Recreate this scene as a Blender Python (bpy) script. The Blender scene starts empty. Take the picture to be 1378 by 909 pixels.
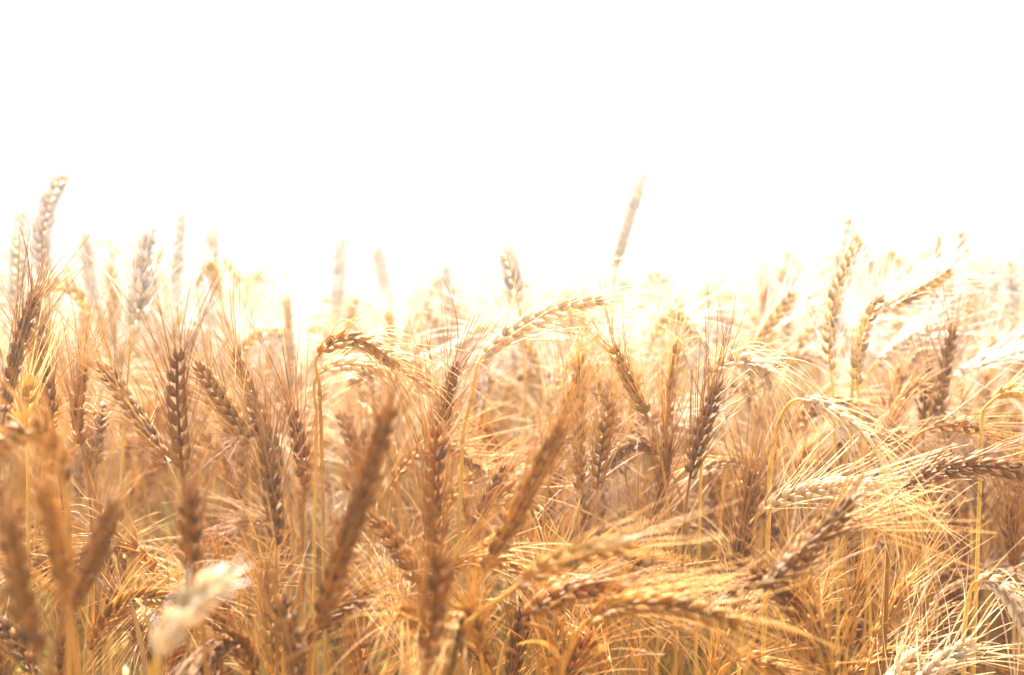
import bpy, math, random
import numpy as np
from mathutils import Vector

R = math.radians
rng = np.random.default_rng(11)
random.seed(11)
scene = bpy.context.scene
COL = scene.collection

# ------------------------------------------------------------------ camera
PW, PH, FPX = 1378.0, 909.0, 1914.0          # size of the photograph and focal length in its pixels
CAM_Z, PITCH = 0.93, R(0.6)
cam = bpy.data.cameras.new('camera')
cam.sensor_width = 36.0
cam.lens = 36.0 * FPX / PW
cam.clip_start, cam.clip_end = 0.02, 2000.0
cam.dof.use_dof = True
cam.dof.focus_distance = 1.03
cam.dof.aperture_fstop = 5.0
cam.dof.aperture_blades = 7
cam_o = bpy.data.objects.new('camera', cam)
COL.objects.link(cam_o)
cam_o.location = (0, 0, CAM_Z)
cam_o.rotation_euler = (R(90) - PITCH, 0, 0)
scene.camera = cam_o

# ------------------------------------------------------------------ sky, sun, exposure
SUN_EL, SUN_AZ = R(56), R(-12)                # azimuth clockwise from the view direction (+Y)
world = bpy.data.worlds.new('World')
scene.world = world
world.use_nodes = True
wn = world.node_tree
bg = wn.nodes['Background']
skyn = wn.nodes.new('ShaderNodeTexSky')
skyn.sky_type = 'NISHITA'
skyn.sun_disc = False
skyn.sun_elevation, skyn.sun_rotation = SUN_EL, SUN_AZ
skyn.air_density, skyn.dust_density, skyn.ozone_density = 1.0, 6.0, 1.0
wn.links.new(skyn.outputs[0], bg.inputs[0])
bg.inputs[1].default_value = 0.125
sun = bpy.data.lights.new('sun', 'SUN')
sun.energy, sun.angle, sun.color = 5.0, R(0.5), (1.0, 0.93, 0.80)
sun_o = bpy.data.objects.new('sun', sun)
COL.objects.link(sun_o)
sd = Vector((math.sin(SUN_AZ) * math.cos(SUN_EL), math.cos(SUN_AZ) * math.cos(SUN_EL), math.sin(SUN_EL)))
sun_o.rotation_euler = sd.to_track_quat('Z', 'Y').to_euler()
sun_o.location = (2, 6, 8)
vs = scene.view_settings
vs.view_transform, vs.look, vs.gamma, vs.use_curve_mapping = 'Standard', 'None', 1.0, False
vs.exposure = 2.42
scene.render.engine = 'CYCLES'
cy = scene.cycles
cy.use_denoising = True
cy.max_bounces, cy.diffuse_bounces, cy.glossy_bounces = 8, 4, 2
cy.transmission_bounces, cy.volume_bounces = 4, 1
cy.caustics_reflective = cy.caustics_refractive = False
cy.sample_clamp_indirect = 6.0
HAZE_DENSITY, HAZE_G = 0.020, 0.75

# ------------------------------------------------------------------ materials
def new_mat(name):
    m = bpy.data.materials.new(name)
    m.use_nodes = True
    nt = m.node_tree
    return m, nt, nt.nodes['Principled BSDF'], nt.nodes['Material Output']

def straw(name, base, rough, trans, spec=0.4, noise=(60, 0.35), stretch=None):
    """dry plant tissue: base colour x per-vertex tint x per-plant tone, with fine fibre noise and some light let through"""
    m, nt, p, out = new_mat(name)
    N = nt.nodes.new
    at = N('ShaderNodeAttribute'); at.attribute_name = 'tint'
    oi = N('ShaderNodeObjectInfo')
    tc = N('ShaderNodeTexCoord')
    no = N('ShaderNodeTexNoise'); no.inputs['Scale'].default_value = noise[0]; no.inputs['Detail'].default_value = 3
    mp = N('ShaderNodeMapping')
    if stretch: mp.inputs['Scale'].default_value = stretch
    nt.links.new(tc.outputs['Object'], mp.inputs[0]); nt.links.new(mp.outputs[0], no.inputs[0])
    mr = N('ShaderNodeMapRange'); mr.inputs['From Min'].default_value = 0.3; mr.inputs['From Max'].default_value = 0.7
    mr.inputs['To Min'].default_value = 1 - noise[1]; mr.inputs['To Max'].default_value = 1 + noise[1]
    nt.links.new(no.outputs[0], mr.inputs[0])
    def mul(a, b):
        x = N('ShaderNodeMix'); x.data_type = 'RGBA'; x.blend_type = 'MULTIPLY'; x.inputs[0].default_value = 1.0
        nt.links.new(a, x.inputs[6]); nt.links.new(b, x.inputs[7]); return x.outputs[2]
    rgb = N('ShaderNodeRGB'); rgb.outputs[0].default_value = (*base, 1)
    c = mul(mul(mul(rgb.outputs[0], at.outputs['Color']), oi.outputs['Color']), mr.outputs[0])
    dk = N('ShaderNodeMix'); dk.data_type = 'RGBA'; dk.blend_type = 'DARKEN'; dk.inputs[0].default_value = 1.0
    dk.inputs[7].default_value = (.86, .81, .74, 1); nt.links.new(c, dk.inputs[6]); c = dk.outputs[2]      # nothing reflects more than bleached straw
    nt.links.new(c, p.inputs['Base Color'])
    p.inputs['Roughness'].default_value = rough
    p.inputs['Specular IOR Level'].default_value = spec
    bp = N('ShaderNodeBump'); bp.inputs['Strength'].default_value = 0.35; bp.inputs['Distance'].default_value = 0.0006
    nt.links.new(no.outputs[0], bp.inputs['Height']); nt.links.new(bp.outputs[0], p.inputs['Normal'])
    tr = N('ShaderNodeBsdfTranslucent'); nt.links.new(c, tr.inputs[0])
    mx = N('ShaderNodeMixShader'); mx.inputs[0].default_value = trans
    nt.links.new(p.outputs[0], mx.inputs[1]); nt.links.new(tr.outputs[0], mx.inputs[2])
    nt.links.new(mx.outputs[0], out.inputs[0])
    return m

M_EAR = straw('wheat_husk', (0.40, 0.200, 0.026), 0.55, 0.30, 0.3, (420, 0.22))
M_AWN = straw('wheat_awn', (0.62, 0.39, 0.115), 0.45, 0.45, 0.35, (80, 0.2))
M_STEM = straw('wheat_straw', (0.40, 0.216, 0.032), 0.5, 0.10, 0.3, (150, 0.25), (1, 1, 0.08))
M_LEAF = straw('wheat_leaf', (0.40, 0.24, 0.065), 0.5, 0.3, 0.4, (90, 0.35), (1, 1, 0.3))
GM, gnt, gp, _o = new_mat('dry_soil')
gn = gnt.nodes.new('ShaderNodeTexNoise'); gn.inputs['Scale'].default_value = 9; gn.inputs['Detail'].default_value = 8
gr = gnt.nodes.new('ShaderNodeValToRGB')
gr.color_ramp.elements[0].color = (0.12, 0.07, 0.035, 1); gr.color_ramp.elements[1].color = (0.36, 0.24, 0.11, 1)
gtc = gnt.nodes.new('ShaderNodeTexCoord'); gnt.links.new(gtc.outputs['Object'], gn.inputs[0])
gnt.links.new(gn.outputs[0], gr.inputs[0]); gnt.links.new(gr.outputs[0], gp.inputs['Base Color']); gp.inputs['Roughness'].default_value = 0.95

# ------------------------------------------------------------------ geometry collector
class Geo:
    def __init__(s): s.v, s.q, s.t, s.c, s.n = [], [], [], [], 0
    def add(s, v, q=None, t=None, c=None):
        v = np.asarray(v, np.float32).reshape(-1, 3)
        if q is not None and len(q): s.q.append(np.asarray(q) + s.n)
        if t is not None and len(t): s.t.append(np.asarray(t) + s.n)
        if c is None: c = np.ones((len(v), 3), np.float32)
        c = np.broadcast_to(np.asarray(c, np.float32), (len(v), 3))
        s.v.append(v); s.c.append(c); s.n += len(v)
    def merge(s, g, M=None, tint=None):
        if not g.n: return
        v = np.concatenate(g.v)
        if M is not None: v = v @ M[:3, :3].T + M[:3, 3]
        c = np.concatenate(g.c)
        if tint is not None: c = c * np.asarray(tint)
        s.add(v, np.concatenate(g.q) if g.q else None, np.concatenate(g.t) if g.t else None, c)
    def mesh(s, name, mats, mat_index=None, smooth=True):
        me = bpy.data.meshes.new(name)
        v = np.concatenate(s.v); q = np.concatenate(s.q) if s.q else np.zeros((0, 4), int)
        t = np.concatenate(s.t) if s.t else np.zeros((0, 3), int)
        me.vertices.add(len(v)); me.vertices.foreach_set('co', v.astype(np.float32).ravel())
        nl = q.size + t.size
        me.loops.add(nl)
        me.loops.foreach_set('vertex_index', np.concatenate([q.ravel(), t.ravel()]).astype(np.int32))
        npoly = len(q) + len(t)
        me.polygons.add(npoly)
        st = np.concatenate([np.arange(len(q)) * 4, q.size + np.arange(len(t)) * 3]).astype(np.int32)
        me.polygons.foreach_set('loop_start', st)
        if smooth: me.polygons.foreach_set('use_smooth', np.ones(npoly, bool))
        for m in (mats if isinstance(mats, (list, tuple)) else [mats]): me.materials.append(m)
        me.update(calc_edges=True)
        a = me.attributes.new('tint', 'FLOAT_COLOR', 'POINT')
        c = np.concatenate(s.c); a.data.foreach_set('color', np.concatenate([c, np.ones((len(c), 1), np.float32)], 1).astype(np.float32).ravel())
        return me

def unit(a): return a / np.maximum(np.linalg.norm(a, axis=-1, keepdims=True), 1e-9)

def tubes(geo, P, rad, k=3, tint=None, cap=False):
    """P (m,n,3) centre lines, rad (m,n): sweeps k-sided tubes"""
    P = np.asarray(P, float)
    if P.ndim == 2: P = P[None]
    m, n, _ = P.shape
    rad = np.broadcast_to(np.asarray(rad, float), (m, n))
    T = unit(np.gradient(P, axis=1))
    ref = np.zeros((m, 1, 3)); ax = np.argmin(np.abs(T[:, n // 2]), axis=1); ref[np.arange(m), 0, ax] = 1
    A = unit(np.cross(T, ref)); B = np.cross(T, A)
    an = np.linspace(0, 2 * np.pi, k, endpoint=False)
    V = P[:, :, None] + rad[:, :, None, None] * (np.cos(an)[None, None, :, None] * A[:, :, None] + np.sin(an)[None, None, :, None] * B[:, :, None])
    i = np.arange(m)[:, None, None] * n * k + np.arange(n - 1)[None, :, None] * k
    j = np.arange(k)[None, None]; j2 = (j + 1) % k
    Q = np.stack([i + j, i + j2, i + k + j2, i + k + j], -1).reshape(-1, 4)
    c = None
    if tint is not None:
        tint = np.asarray(tint, float)
        c = np.repeat(np.broadcast_to(tint, (m, n, 3)).reshape(m, n, 1, 3), k, 2).reshape(-1, 3) if tint.ndim != 2 else np.repeat(tint, n * k, 0)
    geo.add(V, Q, None, c)

def floret_template(sides, ts, rs, sharp):
    """a husk: long axis z 0..1, half width x, half depth y, pointed at the top and keeled on its outer (+y) side"""
    V, Q, T = [], [], []
    an = np.linspace(0, 2 * np.pi, sides, endpoint=False) + np.pi / 2
    for t, r in zip(ts, rs):
        for a in an:
            V.append((r * math.cos(a), r * math.sin(a) * (1.25 if math.sin(a) > .9 else 0.85) + 0.35 * math.sin(t * math.pi), t))
    n = len(ts)
    for i in range(n - 1):
        for j in range(sides):
            j2 = (j + 1) % sides
            Q.append((i * sides + j, i * sides + j2, (i + 1) * sides + j2, (i + 1) * sides + j))
    V.append((0, 0.05, 1.0)); tip = len(V) - 1
    for j in range(sides): T.append(((n - 1) * sides + j, (n - 1) * sides + (j + 1) % sides, tip))
    tt = np.array([v[2] for v in V])
    return np.array(V), np.array(Q), np.array(T), tt

F_HI = floret_template(6, [0, .12, .34, .58, .8, .93], [.35, .78, 1, .86, .48, .18], 1)
F_MD = floret_template(5, [0, .3, .65, .88], [.4, 1, .8, .3], 1)
F_LO = floret_template(4, [0, .35, .75], [.4, 1, .6], 1)

def husks(geo, tpl, P, D, O, ln, hw, ht, col):
    """P base, D long axis, O outward direction (all (m,3)); ln, hw, ht (m,), col (m,3)"""
    V, Q, T, tt = tpl
    m = len(P); D = unit(D); X = unit(np.cross(D, O)); Y = np.cross(X, D) * -1.0
    Y = np.where((Y * O).sum(-1, keepdims=True) < 0, -Y, Y)
    W = P[:, None] + V[None, :, 2:3] * (D * ln[:, None])[:, None] + V[None, :, 0:1] * (X * hw[:, None])[:, None] + V[None, :, 1:2] * (Y * ht[:, None])[:, None]
    nv = len(V); off = (np.arange(m) * nv)[:, None, None]
    shade = (0.86 + 0.30 * tt)[None, :, None]                # husks are browner at the base and bleached at the papery tip
    geo.add(W, (Q[None] + off).reshape(-1, 4), (T[None] + off).reshape(-1, 3), (np.asarray(col)[:, None] * shade).reshape(-1, 3))

def make_ear(ctrl, r, detail=2, roll=None, width=1.0, awn=1.0, n_sp=None, splay=1.0, droop=0.0, awn_r=1.0):
    """ctrl (k,3) points along the ear. Returns (ear Geo, beard Geo)"""
    ctrl = np.asarray(ctrl, float)
    tq = np.linspace(0, 1, 33)
    if len(ctrl) == 3:
        c0, c1, c2 = ctrl
        cm = 2 * c1 - .5 * (c0 + c2)                          # the middle point lies on the curve
        C = ((1 - tq)**2)[:, None] * c0 + (2 * tq * (1 - tq))[:, None] * cm + (tq**2)[:, None] * c2
    else:
        C = ctrl[0] + tq[:, None] * (ctrl[-1] - ctrl[0])
    seg = np.r_[0, np.cumsum(np.linalg.norm(np.diff(C, axis=0), axis=1))]
    L = seg[-1]
    def at(s):
        return np.stack([np.interp(s * L, seg, C[:, i]) for i in range(3)], -1)
    def tan(s):
        return unit(at(np.clip(s + .03, 0, 1)) - at(np.clip(s - .03, 0, 1)))
    n = n_sp or (int(round(L / 0.0046)) if detail == 2 else int(round(L / 0.0058)) if detail == 1 else int(round(L / 0.010)))
    n = max(n, 6)
    s = (np.arange(n) + .3) / n
    P, T = at(s), tan(s)
    roll = r.uniform(0, 2 * np.pi) if roll is None else roll
    ref = unit(np.array([math.cos(roll), math.sin(roll), 0.3 * math.sin(roll * 2)]))
    roll_tw = 0.5 * r.normal() * s
    N = unit(np.cross(T, ref)); B = np.cross(T, N)
    N, B = N * np.cos(roll_tw)[:, None] + B * np.sin(roll_tw)[:, None], B * np.cos(roll_tw)[:, None] - N * np.sin(roll_tw)[:, None]
    side = np.where(np.arange(n) % 2 == 0, 1.0, -1.0)[:, None]
    env = np.interp(s, [0, .12, .45, .8, 1], [.72, .95, 1.06, .92, .70]) * width
    ear, beard = Geo(), Geo()
    tubes(ear, at(np.linspace(-.0, .98, 12))[None], 0.0011 * width, 4, tint=[[[.9, .85, .75]]])
    if detail == 2:   # (outward angle, sideways, length mm, half width, half depth, start offset)
        parts = [(22, 0, 10.8, 1.95, 1.7, 1.6, 1), (27, 32, 10.6, 2.1, 1.6, 1.5, 1), (27, -32, 10.6, 2.1, 1.6, 1.5, 1), (31, 50, 8.4, 1.9, 1.1, 2.0, 0), (31, -50, 8.4, 1.9, 1.1, 2.0, 0)]
        tpl = F_HI
    elif detail == 1:
        parts = [(25, 28, 12.0, 2.4, 1.9, 1.5, 1), (25, -28, 12.0, 2.4, 1.9, 1.5, 1), (31, 0, 8.5, 2.2, 1.5, 2.0, 0)]
        tpl = F_MD
    else:
        parts = [(22, 20, 15, 3.2, 2.6, 1.0, 1), (22, -20, 15, 3.2, 2.6, 1.0, 0)]
        tpl = F_LO
    spk = np.where(r.random((n, 1)) < .12, .66, 1.0) * r.uniform(.80, 1.16, (n, 1)) * np.array([[1, 1, 1]]) * (1 + r.normal(0, .03, (n, 3)))
    tips, dirs, outs = [], [], []
    for (ao, asd, ln, hw, ht, off, aw) in parts:
        a = np.radians(ao + r.normal(0, 4.5, n))[:, None]; b = np.radians(asd + r.normal(0, 6, n))[:, None]
        O = N * side * np.cos(b) + B * np.sin(b)
        D = unit(T * np.cos(a) + O * np.sin(a))
        base = P + O * (off * .001 * width)
        l = ln * .001 * env * r.uniform(.9, 1.1, n)
        husks(ear, tpl, base, D, O, l, hw * .001 * env, ht * .001 * env, spk * (1 + r.normal(0, .07, (n, 1))))
        if aw:
            tips.append(base + D * (l * .96)[:, None]); dirs.append(D); outs.append(O)
    # terminal spikelet
    te = tan(np.array([1.0])); pe = at(np.array([.97]))
    for ang in (0.0, 2.1, 4.2):
        O = unit(N[-1:] * math.cos(ang) + B[-1:] * math.sin(ang)); D = unit(te + .22 * O)
        husks(ear, tpl, pe + O * .0008, D, O, np.array([.0095 * width]), np.array([.0016 * width]), np.array([.0014 * width]), np.array([[1., 1., 1.]]))
        tips.append(pe + D * .009 * width); dirs.append(D); outs.append(O)
    tips, dirs, outs = np.concatenate(tips), np.concatenate(dirs), np.concatenate(outs)
    if detail == 0:
        k = r.random(len(tips)) < .8
    else:
        k = r.random(len(tips)) < (.95 if detail == 2 else .75)
    tips, dirs, outs = tips[k], dirs[k], outs[k]
    m = len(tips)
    if m and awn > 0:
        nn = 8 if detail == 2 else 5 if detail == 1 else 3
        u = np.linspace(0, 1, nn)[None, :, None]
        ls = (0.066 * awn * r.uniform(.62, 1.2, m) * np.where(r.random(m) < .14, r.uniform(.2, .7, m), 1))[:, None, None]
        tn = unit(dirs - outs * .10 + r.normal(0, .13, (m, 3)) + outs * (splay - 1) * .35)
        bend = outs * r.normal(0.03, .09, (m, 1)) * splay + r.normal(0, .07, (m, 3)) + np.array([0, 0, -1]) * (0.06 + .8 * droop) * r.uniform(.3, 1.6, (m, 1))
        A = tips[:, None] + ls * (tn[:, None] * u + bend[:, None] * u**2)
        ra = (np.array([0.00042, 0.00018]) if detail == 2 else np.array([.00060, .00028]) if detail == 1 else np.array([.0010, .0006])) * awn_r
        rad = ra[0] + (ra[1] - ra[0]) * u[..., 0]
        tubes(beard, A, rad * r.uniform(.8, 1.25, (m, 1)), 3, tint=r.uniform(.8, 1.12, (m, 1)) * np.ones((m, 3)))
    return ear, beard

def hermite(p0, t0, p1, t1, n):
    u = np.linspace(0, 1, n)[:, None]
    return (2*u**3 - 3*u**2 + 1) * p0 + (u**3 - 2*u**2 + u) * t0 + (-2*u**3 + 3*u**2) * p1 + (u**3 - u**2) * t1

def make_stem(ground, top, tdir, via=None, r_top=.00105, r_bot=.0019, detail=2, bend=.09):
    g, top, tdir = np.asarray(ground, float), np.asarray(top, float), unit(np.asarray(tdir, float))
    geo = Geo()
    k = {2: (14, 6), 1: (9, 5), 0: (5, 3)}[detail]
    if via is None:
        C = hermite(g, np.array([0, 0, .9 * (top[2] - g[2])]), top, tdir * max(bend * 3.0, .12 * abs(top[2])), k[0] * 2 if detail == 2 else k[0])
    else:
        pts = [g] + [np.asarray(p, float) for p in via] + [top]
        C = []
        for i in range(len(pts) - 1):
            def tg(j):
                if j == 0: return np.array([0, 0, np.linalg.norm(pts[1] - pts[0])])
                if j == len(pts) - 1: return tdir * np.linalg.norm(pts[-1] - pts[-2]) * 1.1
                d = unit(pts[j + 1] - pts[j - 1])
                return d * min(np.linalg.norm(pts[j + 1] - pts[j]), np.linalg.norm(pts[j] - pts[j - 1]))
            a, b = tg(i), tg(i + 1)
            ln = np.linalg.norm(pts[i + 1] - pts[i])
            if i == 0: b = unit(b) * ln
            else: a = unit(a) * ln
            C.append(hermite(pts[i], a, pts[i + 1], b, k[0])[(1 if i else 0):])
        C = np.concatenate(C)
    z = np.linspace(0, 1, len(C))
    rad = r_bot + (r_top - r_bot) * z
    node = (np.abs(z - .35) < .5 / len(C)) | (np.abs(z - .62) < .5 / len(C))
    rad = np.where(node, rad * 1.35, rad)
    tint = np.ones((1, len(C), 3)) * (0.82 + .25 * z)[None, :, None]
    gz = np.clip(1 - C[:, 2] / .62, 0, 1)[None, :, None]
    tint = tint * (1 - gz + gz * np.array([.78, 1.22, .8]))
    tint = np.where(node[None, :, None], tint * .7, tint)
    tubes(geo, C[None], rad[None], k[1], tint=tint)
    return geo, C

def make_leaf(base, az, length, width, r, droop=1.0, lift=1.0, segs=9, green=0.0, detail=2):
    """a dry blade: leaves the stem upwards, arches over and twists"""
    u = np.linspace(0, 1, segs)
    d = np.array([math.cos(az), math.sin(az), 0.0])
    C = np.asarray(base)[None] + length * (u[:, None] * d * .62 + np.array([0, 0, 1.0]) * (lift * u - droop * 1.25 * u**2)[:, None])
    C = C + (np.cross(d, [0, 0, 1.0]) * (r.normal(0, .12) * length))[None] * (u**2)[:, None]
    T = unit(np.gradient(C, axis=0))
    Bn = unit(np.cross(T, np.array([0, 0, 1.0]) + 1e-3)); Nn = np.cross(Bn, T)
    tw = np.cumsum(r.normal(.15, .28, segs)) * r.choice([-1, 1])
    S = Bn * np.cos(tw)[:, None] + Nn * np.sin(tw)[:, None]
    U = np.cross(T, S)
    w = width * .5 * np.interp(u, [0, .12, .5, .85, 1], [.45, .95, 1, .5, .06])
    fold = .35 * w
    V = np.stack([C - S * w[:, None] + U * fold[:, None], C, C + S * w[:, None] + U * fold[:, None]], 1).reshape(-1, 3)
    i = np.arange(segs - 1)[:, None] * 3; j = np.arange(2)[None]
    Q = np.stack([i + j, i + j + 1, i + j + 4, i + j + 3], -1).reshape(-1, 4)
    col = (np.array([1, 1, 1]) * (1 - green) + np.array([.60, 1.15, .5]) * green) * r.uniform(.8, 1.15)
    g = Geo(); g.add(V, Q, None, col[None] * (0.9 + .2 * u).repeat(3)[:, None])
    return g

def blade(pts, width, green, r, segs=12):
    """a leaf blade through the given points"""
    pts = np.asarray(pts, float); u = np.linspace(0, 1, segs); k = np.linspace(0, 1, len(pts))
    q = np.polyfit(k, pts, min(3, len(pts) - 1)); C = sum(q[j] * (u**(len(q) - 1 - j))[:, None] for j in range(len(q)))
    T = unit(np.gradient(C, axis=0)); B = unit(np.cross(T, [0.15, 1.0, .25])); Nn = np.cross(B, T)
    tw = np.cumsum(r.normal(.02, .12, segs)); S = B * np.cos(tw)[:, None] + Nn * np.sin(tw)[:, None]; U = np.cross(T, S)
    w = width * .5 * np.interp(u, [0, .12, .5, .85, 1], [.45, .9, 1, .6, .05]) * r.uniform(.85, 1.1, segs)
    V = np.stack([C - S * w[:, None] + U * .3 * w[:, None], C, C + S * w[:, None] + U * .3 * w[:, None]], 1).reshape(-1, 3)
    i = np.arange(segs - 1)[:, None] * 3; j = np.arange(2)[None]
    Q = np.stack([i + j, i + j + 1, i + j + 4, i + j + 3], -1).reshape(-1, 4)
    col = np.array([1.25, 1.4, 1.7]) * (1 - green) + np.array([1.0, 1.45, .5]) * green
    g = Geo(); g.add(V, Q, None, col[None] * r.uniform(.85, 1.1, (len(V), 1))); return g

# ------------------------------------------------------------------ scene objects
def link(name, me, parent=None):
    o = bpy.data.objects.new(name, me); COL.objects.link(o)
    if parent is not None: o.parent = parent
    return o

def structure(o, kind='structure'): o['kind'] = kind; return o

cp, sp_ = math.cos(PITCH), math.sin(PITCH)
def unproj(u, v, d):
    """the point in the field that stands d metres in front of the lens at pixel (u, v) of the photograph"""
    x = (u - PW / 2) / FPX * d; y = (PH / 2 - v) / FPX * d
    return np.array([x, cp * d + sp_ * y, CAM_Z - sp_ * d + cp * y])
def proj(p):
    p = np.asarray(p, float) - np.array([0, 0, CAM_Z])
    d = p[..., 1] * cp - p[..., 2] * sp_; y = p[..., 1] * sp_ + p[..., 2] * cp
    return np.stack([PW / 2 + FPX * p[..., 0] / d, PH / 2 - FPX * y / d, d], -1)

# ground
gs = 90.0; ng = 60
gx = np.linspace(-gs, gs, ng); gy = np.linspace(-20, 160, ng)
X, Y = np.meshgrid(gx, gy); Z = 0.012 * np.sin(X * 1.3) * np.sin(Y * 1.1)
V = np.stack([X, Y, Z], -1).reshape(-1, 3)
i = np.arange(ng - 1)[:, None] * ng + np.arange(ng - 1)[None]
Q = np.stack([i, i + 1, i + ng + 1, i + ng], -1).reshape(-1, 4)
gg = Geo(); gg.add(V, Q)
structure(link('ground', gg.mesh('ground', GM)))

THINGS = []          # (root, ear centre pixel, ...) for the labels

def tone_of_straw(t): return (min(t[0], 1.5), min(t[1], 1.75), min(t[2], 2.2))
def plant_object(parts, origin, tone, label=None, group=None):
    root = bpy.data.objects.new('wheat_plant', None); COL.objects.link(root)
    root.empty_display_size = .05
    root.location = origin
    root['category'] = 'wheat plant'
    if label: root['label'] = label
    if group: root['group'] = group
    def part(name, me, parent):
        o = link(name, me, parent); o.color = (*tone, 1); return o
    straw_tone = tone_of_straw(tone)
    part('stem', parts['stem'], root).color = (*straw_tone, 1)
    e = part('ear', parts['ear'], root)
    if parts.get('beard'): part('beard', parts['beard'], e).color = (*((1.3, 1.6, 3.0) if tone is SUNLIT_WHITE else tone), 1)
    for l in parts.get('leaf', []): part('leaf', l, root).color = (*straw_tone, 1)
    return root

# ---- hero plants: base pixel, mid pixel (or None), tip pixel, distance of base, distance of tip, options, label
HAZE_FADE, SUNLIT_WHITE = (1.8, 2.5, 7.2), (1.95, 2.95, 13.0)  # white fade of distance and sunlit white, both put into the straw colour
BROWN, GOLD, PALE, RED, HAZE_WHITE = (.62, .50, .38), (1.02, .96, .76), (1.75, 2.15, 4.0), (.82, .64, .40), (2.1, 3.8, 23.0)  # last tone: strongest haze fade, painted into skyline ears and far crop
H = []
def hero(b, m, t, d, dt, label, ref, stem=None, tone=GOLD, **kw): H.append(dict(b=b, m=m, t=t, d=d, dt=dt, label=label, ref=ref, stem=stem, tone=tone, **kw))

# the sharp, bowed ears in the plane of focus
hero((652, 478), (722, 428), (806, 405), 1.04, 1.05, 'long pale ear arching right on a curved stem, alone above the middle of the field', 'the long arching pale ear', stem=[(636, 530), (622, 600)], tone=SUNLIT_WHITE, splay=1.1, droop=.15)
hero((429, 478), (474, 457), (528, 488), 1.04, 1.02, 'brown ear bent over to the right from an upright stem, white ear tucked under it', 'the bent-over brown ear', stem=[(430, 520), (434, 640)], tone=(1.3, 1.4, 1.7), droop=.5, splay=1.3)
hero((434, 500), (472, 490), (514, 500), 1.09, 1.08, 'short white-tipped ear lying level directly under the bent-over brown ear', 'the short white level ear', stem=[(426, 560)], tone=SUNLIT_WHITE, droop=.5, awn=.8)
hero((955, 505), (992, 484), (1036, 504), 1.10, 1.07, 'small ear bowing right with bright white florets and awns hanging down from it', 'the small white-floreted bowed ear', stem=[(945, 570)], tone=SUNLIT_WHITE, droop=.9, splay=1.4)
hero((1078, 538), (1124, 555), (1172, 594), .99, .97, 'nodding ear of plump white florets slanting down to the right, long awns below', 'the plump white nodding ear', stem=[(1052, 560), (1036, 640)], tone=SUNLIT_WHITE, droop=.8, splay=1.5)
hero((1248, 578), (1280, 573), (1318, 577), 1.1, 1.1, 'thin level ear with a row of white florets and awns running to the right edge', 'the thin level ear', stem=[(1226, 610)], tone=GOLD, width=.8)
hero((1022, 692), (1096, 658), (1192, 655), 1.0, 1.0, 'sharpest bright ear, bowed level to the right with clean serrated florets', 'the sharpest bright level ear', stem=[(1000, 770)], tone=SUNLIT_WHITE, splay=1.15)
hero((1216, 656), (1294, 628), (1384, 640), .97, .95, 'dark brown ear arching level towards the right edge above deep shade', 'the dark level ear', stem=[(1196, 720)], tone=BROWN, awn=1.1)
hero((1318, 782), (1352, 796), (1384, 850), .94, .9, 'white ear bending sharply down at the right edge with straight awns below', 'the white ear bent down', stem=[(1305, 800), (1296, 880)], tone=SUNLIT_WHITE, droop=.7, splay=1.6)
hero((1232, 930), (1262, 898), (1306, 868), .93, .95, 'bright white ear leaning right out of the bottom edge near the right corner', 'the white leaning ear', tone=SUNLIT_WHITE, splay=1.5)
hero((1186, 946), (1204, 912), (1228, 882), .95, .98, 'short white ear standing just left of a longer white leaning ear, bottom edge', 'the short white ear', tone=SUNLIT_WHITE, splay=1.5)
hero((985, 892), (1022, 892), (1066, 916), .92, .9, 'plump yellow ear nodding out through the bottom edge below the long drooping ear', 'the plump yellow nodding ear', stem=[(968, 925)], tone=(1.15, 1.0, .72))
# large blurred ears near the lens
hero((428, 842), (474, 706), (524, 556), .74, .73, 'large dark blurred ear slanting up to the right left of centre, biggest in view', 'the largest dark slanting ear', tone=BROWN, width=1.08, awn=.9)
hero((652, 772), (700, 682), (754, 576), .80, .79, 'broad blurred grey-brown ear slanting up to the right in the centre', 'the broad grey-brown slanting ear', tone=(.80, .70, .60), width=1.08, awn=.9)
hero((584, 772), (582, 680), (588, 584), .90, .90, 'straight upright reddish ear standing between two big dark slanting ears', 'the straight reddish ear', tone=RED, blades=[([(604, 884), (620, 820), (628, 770), (618, 742)], .98, .013, .6), ([(590, 930), (612, 850), (640, 806), (648, 780)], 1.0, .009, .9)])
hero((574, 890), (584, 820), (594, 762), .66, .65, 'blurred upright ear low below the straight reddish ear', 'the low blurred upright ear', tone=BROWN)
hero((694, 790), (764, 750), (842, 734), .74, .75, 'blurred ear with a row of bright dots lying to the right in the lower centre', 'the bright-dotted lying ear', stem=[(640, 830), (600, 880)], tone=GOLD, awn=.7)
hero((706, 832), (768, 796), (836, 792), .80, .82, 'amber ear bowing right just under the bright-dotted blurred ear', 'the amber bowed ear', stem=[(738, 850), (752, 905)], tone=RED, awn=.7, blades=[([(752, 884), (735, 866), (715, 862), (694, 868)], .80, .007, 0)])
hero((788, 838), (866, 812), (986, 838), .78, .76, 'long golden ear bowed right and down with a sheaf of awns trailing behind it', 'the long drooping golden ear', stem=[(770, 868), (756, 920)], tone=GOLD, awn=.95, droop=.25)
hero((1028, 796), (1084, 742), (1138, 684), .80, .84, 'thick dark ear slanting right with a brush of long awns, below the sharpest ear', 'the thick dark slanting ear', tone=BROWN, awn=1.0, width=1.1)
hero((1066, 746), (1110, 716), (1160, 706), .86, .86, 'tawny ear half hidden behind the thick dark slanting ear, awns combed to the right', 'the half-hidden tawny ear', tone=GOLD, awn=1.1)
hero((990, 792), (1000, 716), (1012, 640), .93, .95, 'narrow upright brown ear left of the sharpest bright level ear', 'the narrow upright brown ear', tone=BROWN)
hero((884, 694), (892, 646), (900, 600), 1.12, 1.12, 'small upright brown ear standing alone right of the centre', 'the small upright brown ear', tone=BROWN)
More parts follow.
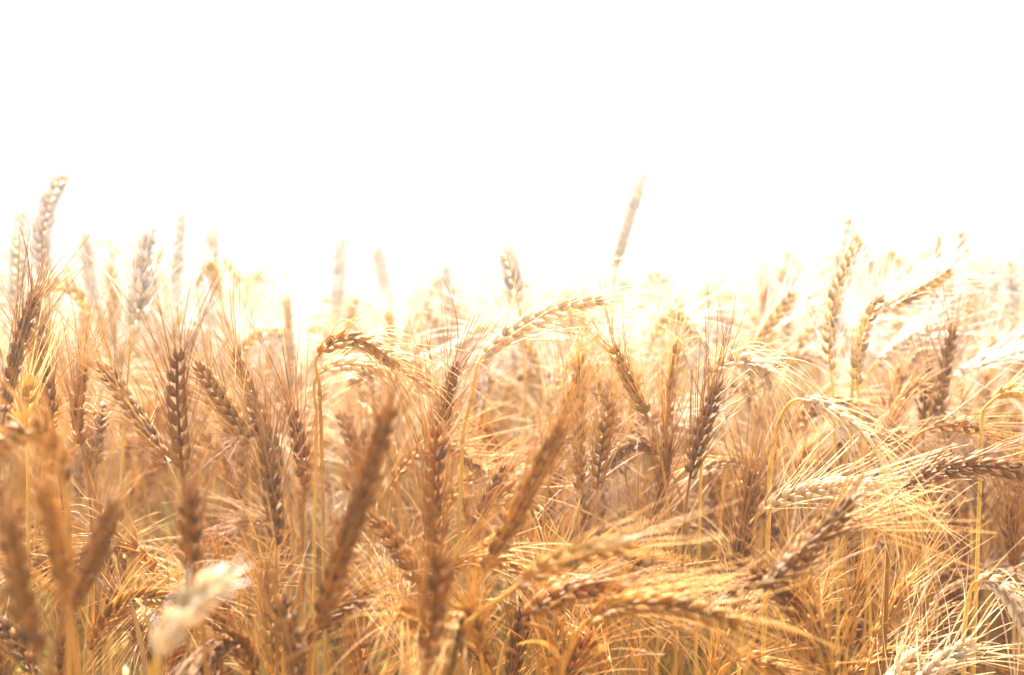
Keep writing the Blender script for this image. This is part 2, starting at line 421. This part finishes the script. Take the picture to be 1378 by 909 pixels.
hero((928, 646), (944, 584), (966, 520), 1.02, 1.05, 'brown ear leaning right under the small white-floreted bowed ear', 'the brown right-leaning ear', tone=BROWN)
hero((874, 566), (850, 520), (828, 472), 1.05, 1.08, 'golden ear leaning left with fanned awns, right of the long arching pale ear', 'the golden left-leaning ear', tone=GOLD)
hero((804, 660), (810, 606), (822, 548), 1.1, 1.12, 'upright tan ear with loose florets below the golden left-leaning ear', 'the upright loose tan ear', tone=GOLD)
hero((740, 640), (752, 590), (770, 530), 1.15, 1.15, 'slim golden ear behind the tip of the broad grey-brown slanting ear', 'the slim golden ear', tone=GOLD)
# lower left, close and blurred
hero((52, 880), (28, 800), (14, 708), .61, .61, 'very blurred dark ear at the left edge, lower left corner', 'the dark left-edge ear', tone=BROWN, awn=.5)
hero((92, 812), (78, 740), (62, 664), .64, .64, 'very blurred tawny ear leaning left, first from the dark left-edge ear', 'the blurred tawny ear', tone=(.95, .85, .75), awn=.5)
hero((92, 822), (122, 760), (150, 690), .66, .67, 'blurred brown ear leaning right, making a V with the tawny ear', 'the blurred right-leaning ear', tone=BROWN, awn=.5)
hero((212, 884), (244, 830), (292, 786), .56, .56, 'blurred bright white ear arching right in the lower left', 'the blurred white arching ear', tone=(1.7, 2.75, 13.0), stem=[(206, 930)], width=1.1, awn=.1)  # its sunlit white is put into the tone
hero((262, 772), (256, 726), (256, 676), .74, .74, 'short blurred dark ear standing above the blurred white arching ear', 'the short blurred dark ear', tone=BROWN, blades=[([(202, 930), (190, 860), (176, 806), (168, 796)], .86, .006, 0), ([(222, 930), (204, 850), (190, 812), (180, 806)], .88, .007, .1)])
hero((86, 652), (56, 588), (2, 598), .72, .70, 'blurred tan ear hooked over to the left on a thick curved stem, left edge', 'the hooked tan ear', stem=[(92, 730)], tone=GOLD)
hero((246, 642), (240, 560), (238, 480), .92, .93, 'upright brown ear in sharp V with a left-leaning one, upper left', 'the upright brown ear at left', tone=BROWN)
hero((226, 624), (184, 560), (138, 494), .93, .98, 'long ear leaning left against an upright brown ear', 'the long left-leaning ear', tone=(.95, .88, .8))
hero((336, 598), (304, 546), (268, 496), .97, 1.0, 'ear leaning left with fuzzy awns, right of the upright brown ear', 'the fuzzy left-leaning ear', tone=GOLD)
hero((366, 600), (340, 540), (318, 478), 1.08, 1.1, 'paler ear leaning left behind the fuzzy left-leaning ear', 'the paler left-leaning ear', tone=GOLD)
hero((372, 736), (368, 668), (358, 600), .90, .92, 'upright mottled ear below the paler left-leaning ear', 'the upright mottled ear', tone=BROWN)
hero((6, 556), (22, 480), (46, 402), .97, 1.0, 'brown ear leaning right against the left edge', 'the brown ear at the left edge', tone=BROWN)
hero((36, 578), (36, 550), (38, 520), 1.0, 1.0, 'short white ear facing the lens near the left edge', 'the short white ear at left', tone=(1.9, 2.3, 3.6))
hero((70, 566), (62, 520), (52, 470), 1.05, 1.06, 'reddish-brown ear behind the short white ear near the left edge', 'the reddish-brown left ear', tone=RED)
hero((110, 600), (104, 552), (112, 500), 1.05, 1.06, 'brown ear with open florets just left of the long left-leaning ear', 'the open brown ear', tone=RED, blades=[([(176, 800), (180, 756), (176, 716), (168, 680)], 1.1, .010, .35)])
hero((408, 654), (404, 606), (392, 552), 1.05, 1.06, 'golden-brown ear left of the stem of the bent-over brown ear', 'the golden-brown ear', tone=RED)
hero((566, 790), (538, 742), (508, 702), .85, .88, 'ear leaning left between the largest dark ear and the straight reddish ear', 'the ear leaning between', tone=RED)
hero((556, 916), (548, 870), (536, 824), .92, .95, 'bright striped ear at the bottom edge left of the centre', 'the bright striped ear', tone=PALE)
hero((404, 926), (396, 870), (380, 812), .76, .78, 'dark blurred ear rising from the bottom edge under the largest dark ear', 'the dark bottom-edge ear', tone=BROWN, blades=[([(352, 930), (360, 870), (366, 840), (380, 826)], .95, .009, .8)])
# upper left, tall against the white sky, haze fade painted into their tone
hero((62, 378), (58, 300), (84, 238), 1.38, 1.40, 'tallest pale ear of all, bent right at its tip against the white sky, far left', 'the tallest pale ear', tone=HAZE_WHITE, width=1.5)
hero((20, 422), (24, 356), (28, 290), 1.47, 1.47, 'pale upright ear against the sky nearest the left edge', 'the pale left-edge ear', tone=HAZE_WHITE, width=1.5)
hero((136, 424), (122, 372), (116, 318), 1.49, 1.49, 'pale ear leaning left right of the tallest pale ear', 'the pale left-leaning ear', tone=HAZE_WHITE, width=1.5)
hero((178, 446), (188, 380), (200, 312), 1.26, 1.26, 'pale ear with crossed awns rising between blurred pale ears at upper left', 'the crossed-awn pale ear', tone=HAZE_WHITE, width=1.5)
hero((238, 424), (240, 352), (244, 288), 1.70, 1.70, 'thick blurred pale ear upright against the sky, left of its blurred twin', 'the thick blurred pale ear', tone=HAZE_WHITE, width=1.5)
hero((280, 436), (282, 374), (286, 312), 1.70, 1.70, 'blurred pale ear upright against the sky, lower right one of a blurred pair', 'the lower blurred pale ear', tone=HAZE_WHITE, width=1.5)
hero((378, 460), (380, 412), (384, 366), 1.83, 1.83, 'faint pale ear in the gap of sky left of the bent-over brown ear', 'the faint pale ear in the gap', tone=HAZE_WHITE, width=1.5)
hero((452, 434), (456, 378), (458, 326), 1.83, 1.83, 'faint upright ear against the sky straight above the bent-over brown ear', 'the faint upright ear', tone=HAZE_WHITE, width=1.5)
hero((532, 440), (520, 388), (508, 338), 1.83, 1.83, 'faint ear leaning left against the sky, left of the long arching pale ear', 'the faint left-leaning ear', tone=HAZE_WHITE, width=1.5)
hero((614, 440), (604, 400), (600, 362), 2.00, 2.00, 'faint blurred ear against the sky left of the arching pale ear stem', 'the faint ear left of centre', tone=HAZE_WHITE, width=1.5)
hero((698, 408), (690, 372), (682, 340), 1.37, 1.37, 'ghostly ear rising just behind the long arching pale ear', 'the ghostly ear behind', tone=HAZE_WHITE, width=1.5)
hero((828, 362), (842, 304), (864, 240), 1.63, 1.63, 'ghostly tall ear leaning right, nearly lost in white, above the centre', 'the ghostly tall ear', tone=HAZE_WHITE, width=1.5)
# right side, haze fade painted into the tone of the upper ears
hero((1118, 500), (1122, 412), (1156, 322), 1.2, 1.22, 'tall faded ear curving up to the right, tallest of the right half', 'the tall faded curving ear', tone=HAZE_FADE)
hero((1154, 520), (1158, 456), (1184, 402), 1.15, 1.16, 'faded brown ear curving right, beside the tall faded curving ear', 'the faded brown curving ear', tone=HAZE_FADE)
hero((1176, 418), (1222, 400), (1278, 366), 1.25, 1.3, 'faded beaded ear slanting far right above the others at right', 'the faded beaded slanting ear', tone=HAZE_FADE, stem=[(1150, 470)])
hero((1016, 466), (1038, 434), (1066, 398), 1.35, 1.36, 'small faded brown ear leaning right above the white-floreted bowed ear', 'the small faded brown ear', tone=HAZE_FADE)
hero((1182, 486), (1212, 466), (1248, 444), 1.35, 1.36, 'faded ear slanting right under the faded beaded one', 'the lower faded slanting ear', tone=HAZE_WHITE)
hero((1284, 506), (1326, 486), (1374, 470), 1.3, 1.3, 'hazy ear lying right with white specks near the right edge', 'the hazy white-specked ear', tone=HAZE_WHITE)
hero((1340, 536), (1366, 528), (1392, 548), 1.08, 1.06, 'ear nodding out of the right edge with white florets on top', 'the right-edge nodding ear', tone=PALE, stem=[(1322, 560)])
hero((1244, 560), (1246, 528), (1250, 498), 1.3, 1.3, 'short dark ear standing above the thin level ear', 'the short dark ear', tone=BROWN)
hero((1334, 424), (1336, 390), (1340, 358), 1.8, 1.8, 'ghostly pale ear against the white near the right edge', 'the ghostly right ear', tone=HAZE_WHITE, width=1.3)
hero((1364, 432), (1364, 396), (1362, 356), 1.6, 1.6, 'grey faded ear touching the right edge above all others there', 'the grey right-edge ear', tone=HAZE_WHITE, width=1.2)
hero((1366, 764), (1362, 726), (1358, 690), .98, .98, 'dark upright ear at the right edge above the white ear bent down', 'the dark right-edge ear', tone=BROWN)
hero((1176, 870), (1196, 826), (1218, 790), 1.0, 1.02, 'tawny ear leaning right among crossing awns in the lower right', 'the tawny right-leaning ear', tone=GOLD)
hero((1140, 872), (1148, 826), (1158, 782), 1.05, 1.05, 'upright tan ear left of the tawny right-leaning ear', 'the upright tan ear', tone=GOLD)
hero((1070, 880), (1078, 838), (1084, 790), .95, .95, 'fuzzy tan ear right of the trailing awns of the long drooping ear', 'the fuzzy tan ear', tone=GOLD, splay=1.4)

from_hero = []
for h in H:
    d, dt = h['d'], h['dt']
    b, t = unproj(*h['b'], d), unproj(*h['t'], dt)
    m = unproj(*h['m'], .5 * (d + dt))
    kw = {k: h[k] for k in ('width', 'awn', 'splay', 'droop') if k in h}
    r = np.random.default_rng(int(abs(h['b'][0] * 7 + h['b'][1] * 13)))
    ear, beard = make_ear([b, m, t], r, 2, **kw)
    t0 = unit((4 * m - 3 * b - t))
    via = None
    bx = b - t0 * .06
    g = np.array([bx[0] + r.normal(0, .02), bx[1] + r.uniform(-.01, .05), 0])
    if h['stem']:
        via = [unproj(*p, d + .01 * (k + 1)) for k, p in enumerate(h['stem'])][::-1]
        e = via[0]; g = np.array([e[0] + r.normal(0, .02), e[1] + .02, 0])
    stem, C = make_stem(g, b, t0, via)
    origin = g.copy()
    def local(geo, name, mat):
        for k in range(len(geo.v)): geo.v[k] = geo.v[k] - origin.astype(np.float32)
        return geo.mesh(name, mat)
    parts = dict(ear=local(ear, 'ear', M_EAR), beard=local(beard, 'beard', M_AWN), stem=local(stem, 'stem', M_STEM), leaf=[])
    for _ in range(r.integers(1, 3)):
        k = int(np.argmin(np.abs(C[:, 2] - r.uniform(.30, .50))))
        lf = make_leaf(C[k], r.uniform(0, 6.28), r.uniform(.10, .17), r.uniform(.005, .008), r, r.uniform(.6, 1.3), r.uniform(.6, 1.0), green=min(1, max(0, r.normal(0, .42))))
        parts['leaf'].append(local(lf, 'leaf', M_LEAF))
    for (pts, dl, wl, gr) in h.get('blades', []):
        parts['leaf'].append(local(blade([unproj(*p, dl + .012 * k) for k, p in enumerate(pts)], wl, gr, r), 'leaf', M_LEAF))
    lab = h['label'].replace('ear ', 'wheat ear ', 1) if len(h['label'].split()) < 16 and h['label'].split()[0] != 'ear' else h['label']
    o = plant_object(parts, origin, h['tone'], lab)
    from_hero.append((proj(m), h['ref']))

# ---- variants for the rest of the standing crop
def variant(r, detail):
    """one plant in its own coordinates, foot at the origin, with a random nod"""
    top = r.uniform(.70, .76)
    nod = r.choice([r.uniform(0, 25), r.uniform(15, 50), r.uniform(60, 120)], p=[.45, .33, .22])
    L = r.uniform(.065, .095)
    a = np.radians(nod); az = 0.0
    base_t = np.array([math.sin(a * .55), 0, math.cos(a * .55)])
    tip_t = np.array([math.sin(a * 1.25), 0, math.cos(a * 1.25)])
    b = np.array([r.uniform(-.02, .03) + .05 * math.sin(a), 0.0, top])
    m = b + base_t * L * .5; t = m + tip_t * L * .5
    ear, beard = make_ear([b, m, t], r, detail, splay=r.uniform(.9, 1.5), droop=r.uniform(0, .45), awn=r.uniform(.85, 1.25), width=r.uniform(.9, 1.1))
    stem, C = make_stem((0, 0, 0), b, base_t, None, detail=detail, bend=.09 if nod < 50 else .05)
    leaves = []
    for _ in range(r.integers(1, 4) if detail else r.integers(1, 3)):
        k = int(np.argmin(np.abs(C[:, 2] - r.uniform(.26, .48))))
        leaves.append(make_leaf(C[k], r.uniform(0, 6.28), r.uniform(.09, .18), r.uniform(.005, .009), r, r.uniform(.6, 1.4), r.uniform(.5, 1.0), segs=9 if detail else 5, green=min(1, max(0, r.normal(0, .42)))))
    return dict(ear=ear, beard=beard, stem=stem, leaf=leaves, nod=nod, tip=t, b=b, m=m)

VAR = []
for k in range(26):
    v = variant(np.random.default_rng(500 + k), 2)
    v['mesh'] = dict(ear=v['ear'].mesh('ear', M_EAR), beard=v['beard'].mesh('beard', M_AWN), stem=v['stem'].mesh('stem', M_STEM), leaf=[l.mesh('leaf', M_LEAF) for l in v['leaf']])
    VAR.append(v)

N_FILL = 225
fills = []
pr = np.random.default_rng(77)
tries = 0
while len(fills) < N_FILL and tries < 20000:
    tries += 1
    d = math.sqrt(pr.uniform(.96**2, 1.95**2))
    u = pr.uniform(5, PW - 5)
    sky = len(fills) < 45
    if sky: d = pr.uniform(1.45, 2.3); u = pr.choice([pr.uniform(5, 420), pr.uniform(5, PW - 5)])
    zt = CAM_Z - .01 - abs(pr.normal(0, .10)) + .015 * pr.normal()
    zt -= .05 * (pr.random() < .4)
    if len(fills) > N_FILL - 26: d = pr.uniform(.86, .97); zt = pr.uniform(.715, .775)
    elif d < 1.12: zt = min(zt, CAM_Z - .135 - pr.uniform(0, .12))
    
    if sky: zt = CAM_Z + pr.uniform(-.02, .055) * (1.25 if u < 330 else .75)
    zt = max(zt, .60)
    x = (u - PW / 2) / FPX * d
    pt = proj([x, d, zt])
    if any(d < hh['d'] + .06 and abs(pt[0] - q[0]) < 55 and pt[1] < q[1] + 45 for hh in H[:12] for q in [hh['b'], hh['t']] + (hh['stem'] or [])): continue
    if any((x - f[0])**2 + (d - f[1])**2 < .028**2 for f in fills): continue
    fills.append((x, d, zt))
TONES = [(BROWN, 'brown'), (GOLD, 'golden'), (RED, 'reddish'), ((1.2, 1.25, 1.35), 'straw-pale')]
first_of = {}
fill_objs = []
for n, (x, y, zt) in enumerate(sorted(fills, key=lambda f: f[1])):
    v = VAR[n % len(VAR)]
    s = zt / max(v['tip'][2], v['b'][2], v['m'][2])
    rz = pr.uniform(0, 2 * math.pi)
    tone, tname = TONES[pr.integers(len(TONES))]
    if zt > CAM_Z - .03 and y > 1.35: tone, tname = HAZE_FADE, 'haze-whitened'  # skyline plants take the painted haze fade
    kf = .65 * min(1, max(0, (y - 1.05) / .6)); tone = tuple(a * (1 - kf) + b * kf for a, b in zip(tone, HAZE_FADE))  # haze painted in: the tone whitens with distance
    if id(v) not in first_of:
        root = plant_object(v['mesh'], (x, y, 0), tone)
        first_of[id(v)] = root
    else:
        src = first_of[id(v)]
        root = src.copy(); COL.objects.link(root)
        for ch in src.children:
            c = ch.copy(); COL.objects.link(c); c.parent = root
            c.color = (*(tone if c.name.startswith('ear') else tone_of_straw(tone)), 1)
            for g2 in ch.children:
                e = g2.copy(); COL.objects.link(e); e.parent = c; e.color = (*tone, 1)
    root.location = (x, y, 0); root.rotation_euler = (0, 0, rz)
    w = pr.uniform(.95, 1.1); root.scale = (w, w, s)
    root['group'] = 'wheat plants of the standing crop'
    c_, s_ = math.cos(rz), math.sin(rz)
    mm = v['m']; mid = np.array([x + w * (c_ * mm[0] - s_ * mm[1]), y + w * (s_ * mm[0] + c_ * mm[1]), s * mm[2]])
    dx = c_ * (v['tip'][0] - v['b'][0])
    fill_objs.append((root, proj(mid), v['nod'], dx, tname))

# ---- labels of the rest: pose, colour, and the named ear they stand by
used = {}
def words_ok(s): return 4 <= len(s.split()) <= 16
for root, uv, nod, dx, tname in fill_objs:
    pose = ('upright' if nod < 16 else ('bowed ' if nod > 52 else 'leaning ') + ('right' if dx > .012 else 'left' if dx < -.012 else 'towards the lens' if nod > 52 else 'slightly'))
    near = sorted(from_hero, key=lambda hh: (hh[0][0] - uv[0])**2 + (hh[0][1] - uv[1])**2)[:14]
    done = False
    for (hp, ref) in near:
        ex, ey = uv[0] - hp[0], uv[1] - hp[1]
        rel = ('right of' if ex > 0 else 'left of') if abs(ex) > abs(ey) else ('below' if ey > 0 else 'above')
        dist = 'behind and ' if uv[2] > hp[2] + .12 else 'in front and ' if uv[2] < hp[2] - .12 else ''
        lab = f'{tname} wheat ear {pose}, {dist}{rel} {ref}'
        if lab not in used and words_ok(lab):
            used[lab] = 1; root['label'] = lab; done = True; break
    if not done: root['label'] = f'{tname} wheat ear {pose} in the thick of the crop'

# ---- the rest of the field: one object nobody could count
crop = Geo(); crop_mats = []
mid_var = [variant(np.random.default_rng(900 + k), 1) for k in range(14)]
lo_var = [variant(np.random.default_rng(1200 + k), 0) for k in range(10)]
groups = {'ear': Geo(), 'beard': Geo(), 'stem': Geo(), 'leaf': Geo()}
def sow(n, y0, y1, vars_, thick=1.0, seed=1, margin=.5, pale=HAZE_WHITE, low=None, mix=.75, xr=(-1, 1)):  # default tone carries the painted haze fade
    r = np.random.default_rng(seed)
    for _ in range(n):
        y = math.sqrt(r.uniform(y0**2, y1**2)); x = r.uniform(*xr) * (.42 * y + margin)
        v = vars_[r.integers(len(vars_))]
        zt = CAM_Z + .034 - abs(r.normal(0, .07)) + .02 * r.normal()
        q = x / y; zt += .06 * min(1, max(0, (q - .12) / .12)) + .055 * min(1, max(0, (-q - .16) / .1))
        if low: zt = r.uniform(*low)
        s = max(zt, .5) / max(v['tip'][2], v['b'][2]); w = thick * r.uniform(.9, 1.15); a = r.uniform(0, 6.283)
        M = np.eye(4); M[0, 0], M[0, 1], M[1, 0], M[1, 1] = w * math.cos(a), -w * math.sin(a), w * math.sin(a), w * math.cos(a)
        M[2, 2] = s; M[:3, 3] = (x, y, 0)
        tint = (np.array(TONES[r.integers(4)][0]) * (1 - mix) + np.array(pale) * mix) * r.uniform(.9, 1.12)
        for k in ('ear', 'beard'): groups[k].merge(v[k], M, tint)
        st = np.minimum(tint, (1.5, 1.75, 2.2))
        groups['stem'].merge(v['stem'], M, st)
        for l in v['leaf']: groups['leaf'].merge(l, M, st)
sow(5500, 1.9, 4.2, mid_var, 1.0, 1, pale=HAZE_FADE, mix=.6)  # haze fade mixed into the crop's own tint
sow(4000, 4.0, 12, lo_var, 1.25, 2, pale=HAZE_WHITE, mix=.6)  # farther rows: stronger painted haze white
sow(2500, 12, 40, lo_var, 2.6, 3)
sow(280, 1.2, 2.0, mid_var, 1.0, 6, .2, pale=GOLD, low=(.66, .88))
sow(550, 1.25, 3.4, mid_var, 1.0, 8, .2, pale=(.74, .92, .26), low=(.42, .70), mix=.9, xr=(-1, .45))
sow(350, 1.15, 2.6, mid_var, 1.0, 9, .2, pale=(.60, .40, .20), low=(.50, .80), mix=.9, xr=(.35, 1))  # deep shade of the lower right put into a darker tint
sow(1150, 1.25, 4.5, mid_var, 1.0, 4, .3, pale=(.62, .46, .29), low=(.45, .76))  # low plants tinted darker, painting the shade under the crop
allg = Geo(); counts = []
for k in ('ear', 'beard', 'stem', 'leaf'):
    counts.append((sum(len(q) for q in groups[k].q), sum(len(t) for t in groups[k].t)))
    allg.merge(groups[k])
me = allg.mesh('wheat_crop', [M_EAR, M_AWN, M_STEM, M_LEAF])
mi = np.concatenate([np.full(c[0], i) for i, c in enumerate(counts)] + [np.full(c[1], i) for i, c in enumerate(counts)]).astype(np.int32)
me.polygons.foreach_set('material_index', mi)
co = link('wheat_crop', me); structure(co, 'stuff')
co['label'] = 'dense ripe wheat crop with white haze fade partly painted in, behind the near ears'

# ---- haze: pale air in one closed box round camera, crop and ground
HM = bpy.data.materials.new('haze_air'); HM.use_nodes = True
hn = HM.node_tree; hn.nodes.clear()
ho = hn.nodes.new('ShaderNodeOutputMaterial'); hv = hn.nodes.new('ShaderNodeVolumePrincipled')
hv.inputs['Color'].default_value = (.97, .97, .97, 1); hv.inputs['Density'].default_value = HAZE_DENSITY; hv.inputs['Anisotropy'].default_value = HAZE_G
hn.links.new(hv.outputs[0], ho.inputs['Volume'])
x0, x1, y0, y1, z0, z1 = -95, 95, -25, 165, -1.0, 1.25
hg = Geo(); hg.add([(x0,y0,z0),(x1,y0,z0),(x1,y1,z0),(x0,y1,z0),(x0,y0,z1),(x1,y0,z1),(x1,y1,z1),(x0,y1,z1)],
                   [(0,3,2,1),(4,5,6,7),(0,1,5,4),(1,2,6,5),(2,3,7,6),(3,0,4,7)])
hz = link('haze', hg.mesh('haze', HM, smooth=False)); structure(hz, 'stuff')
hz['label'] = 'pale bright haze over the field'
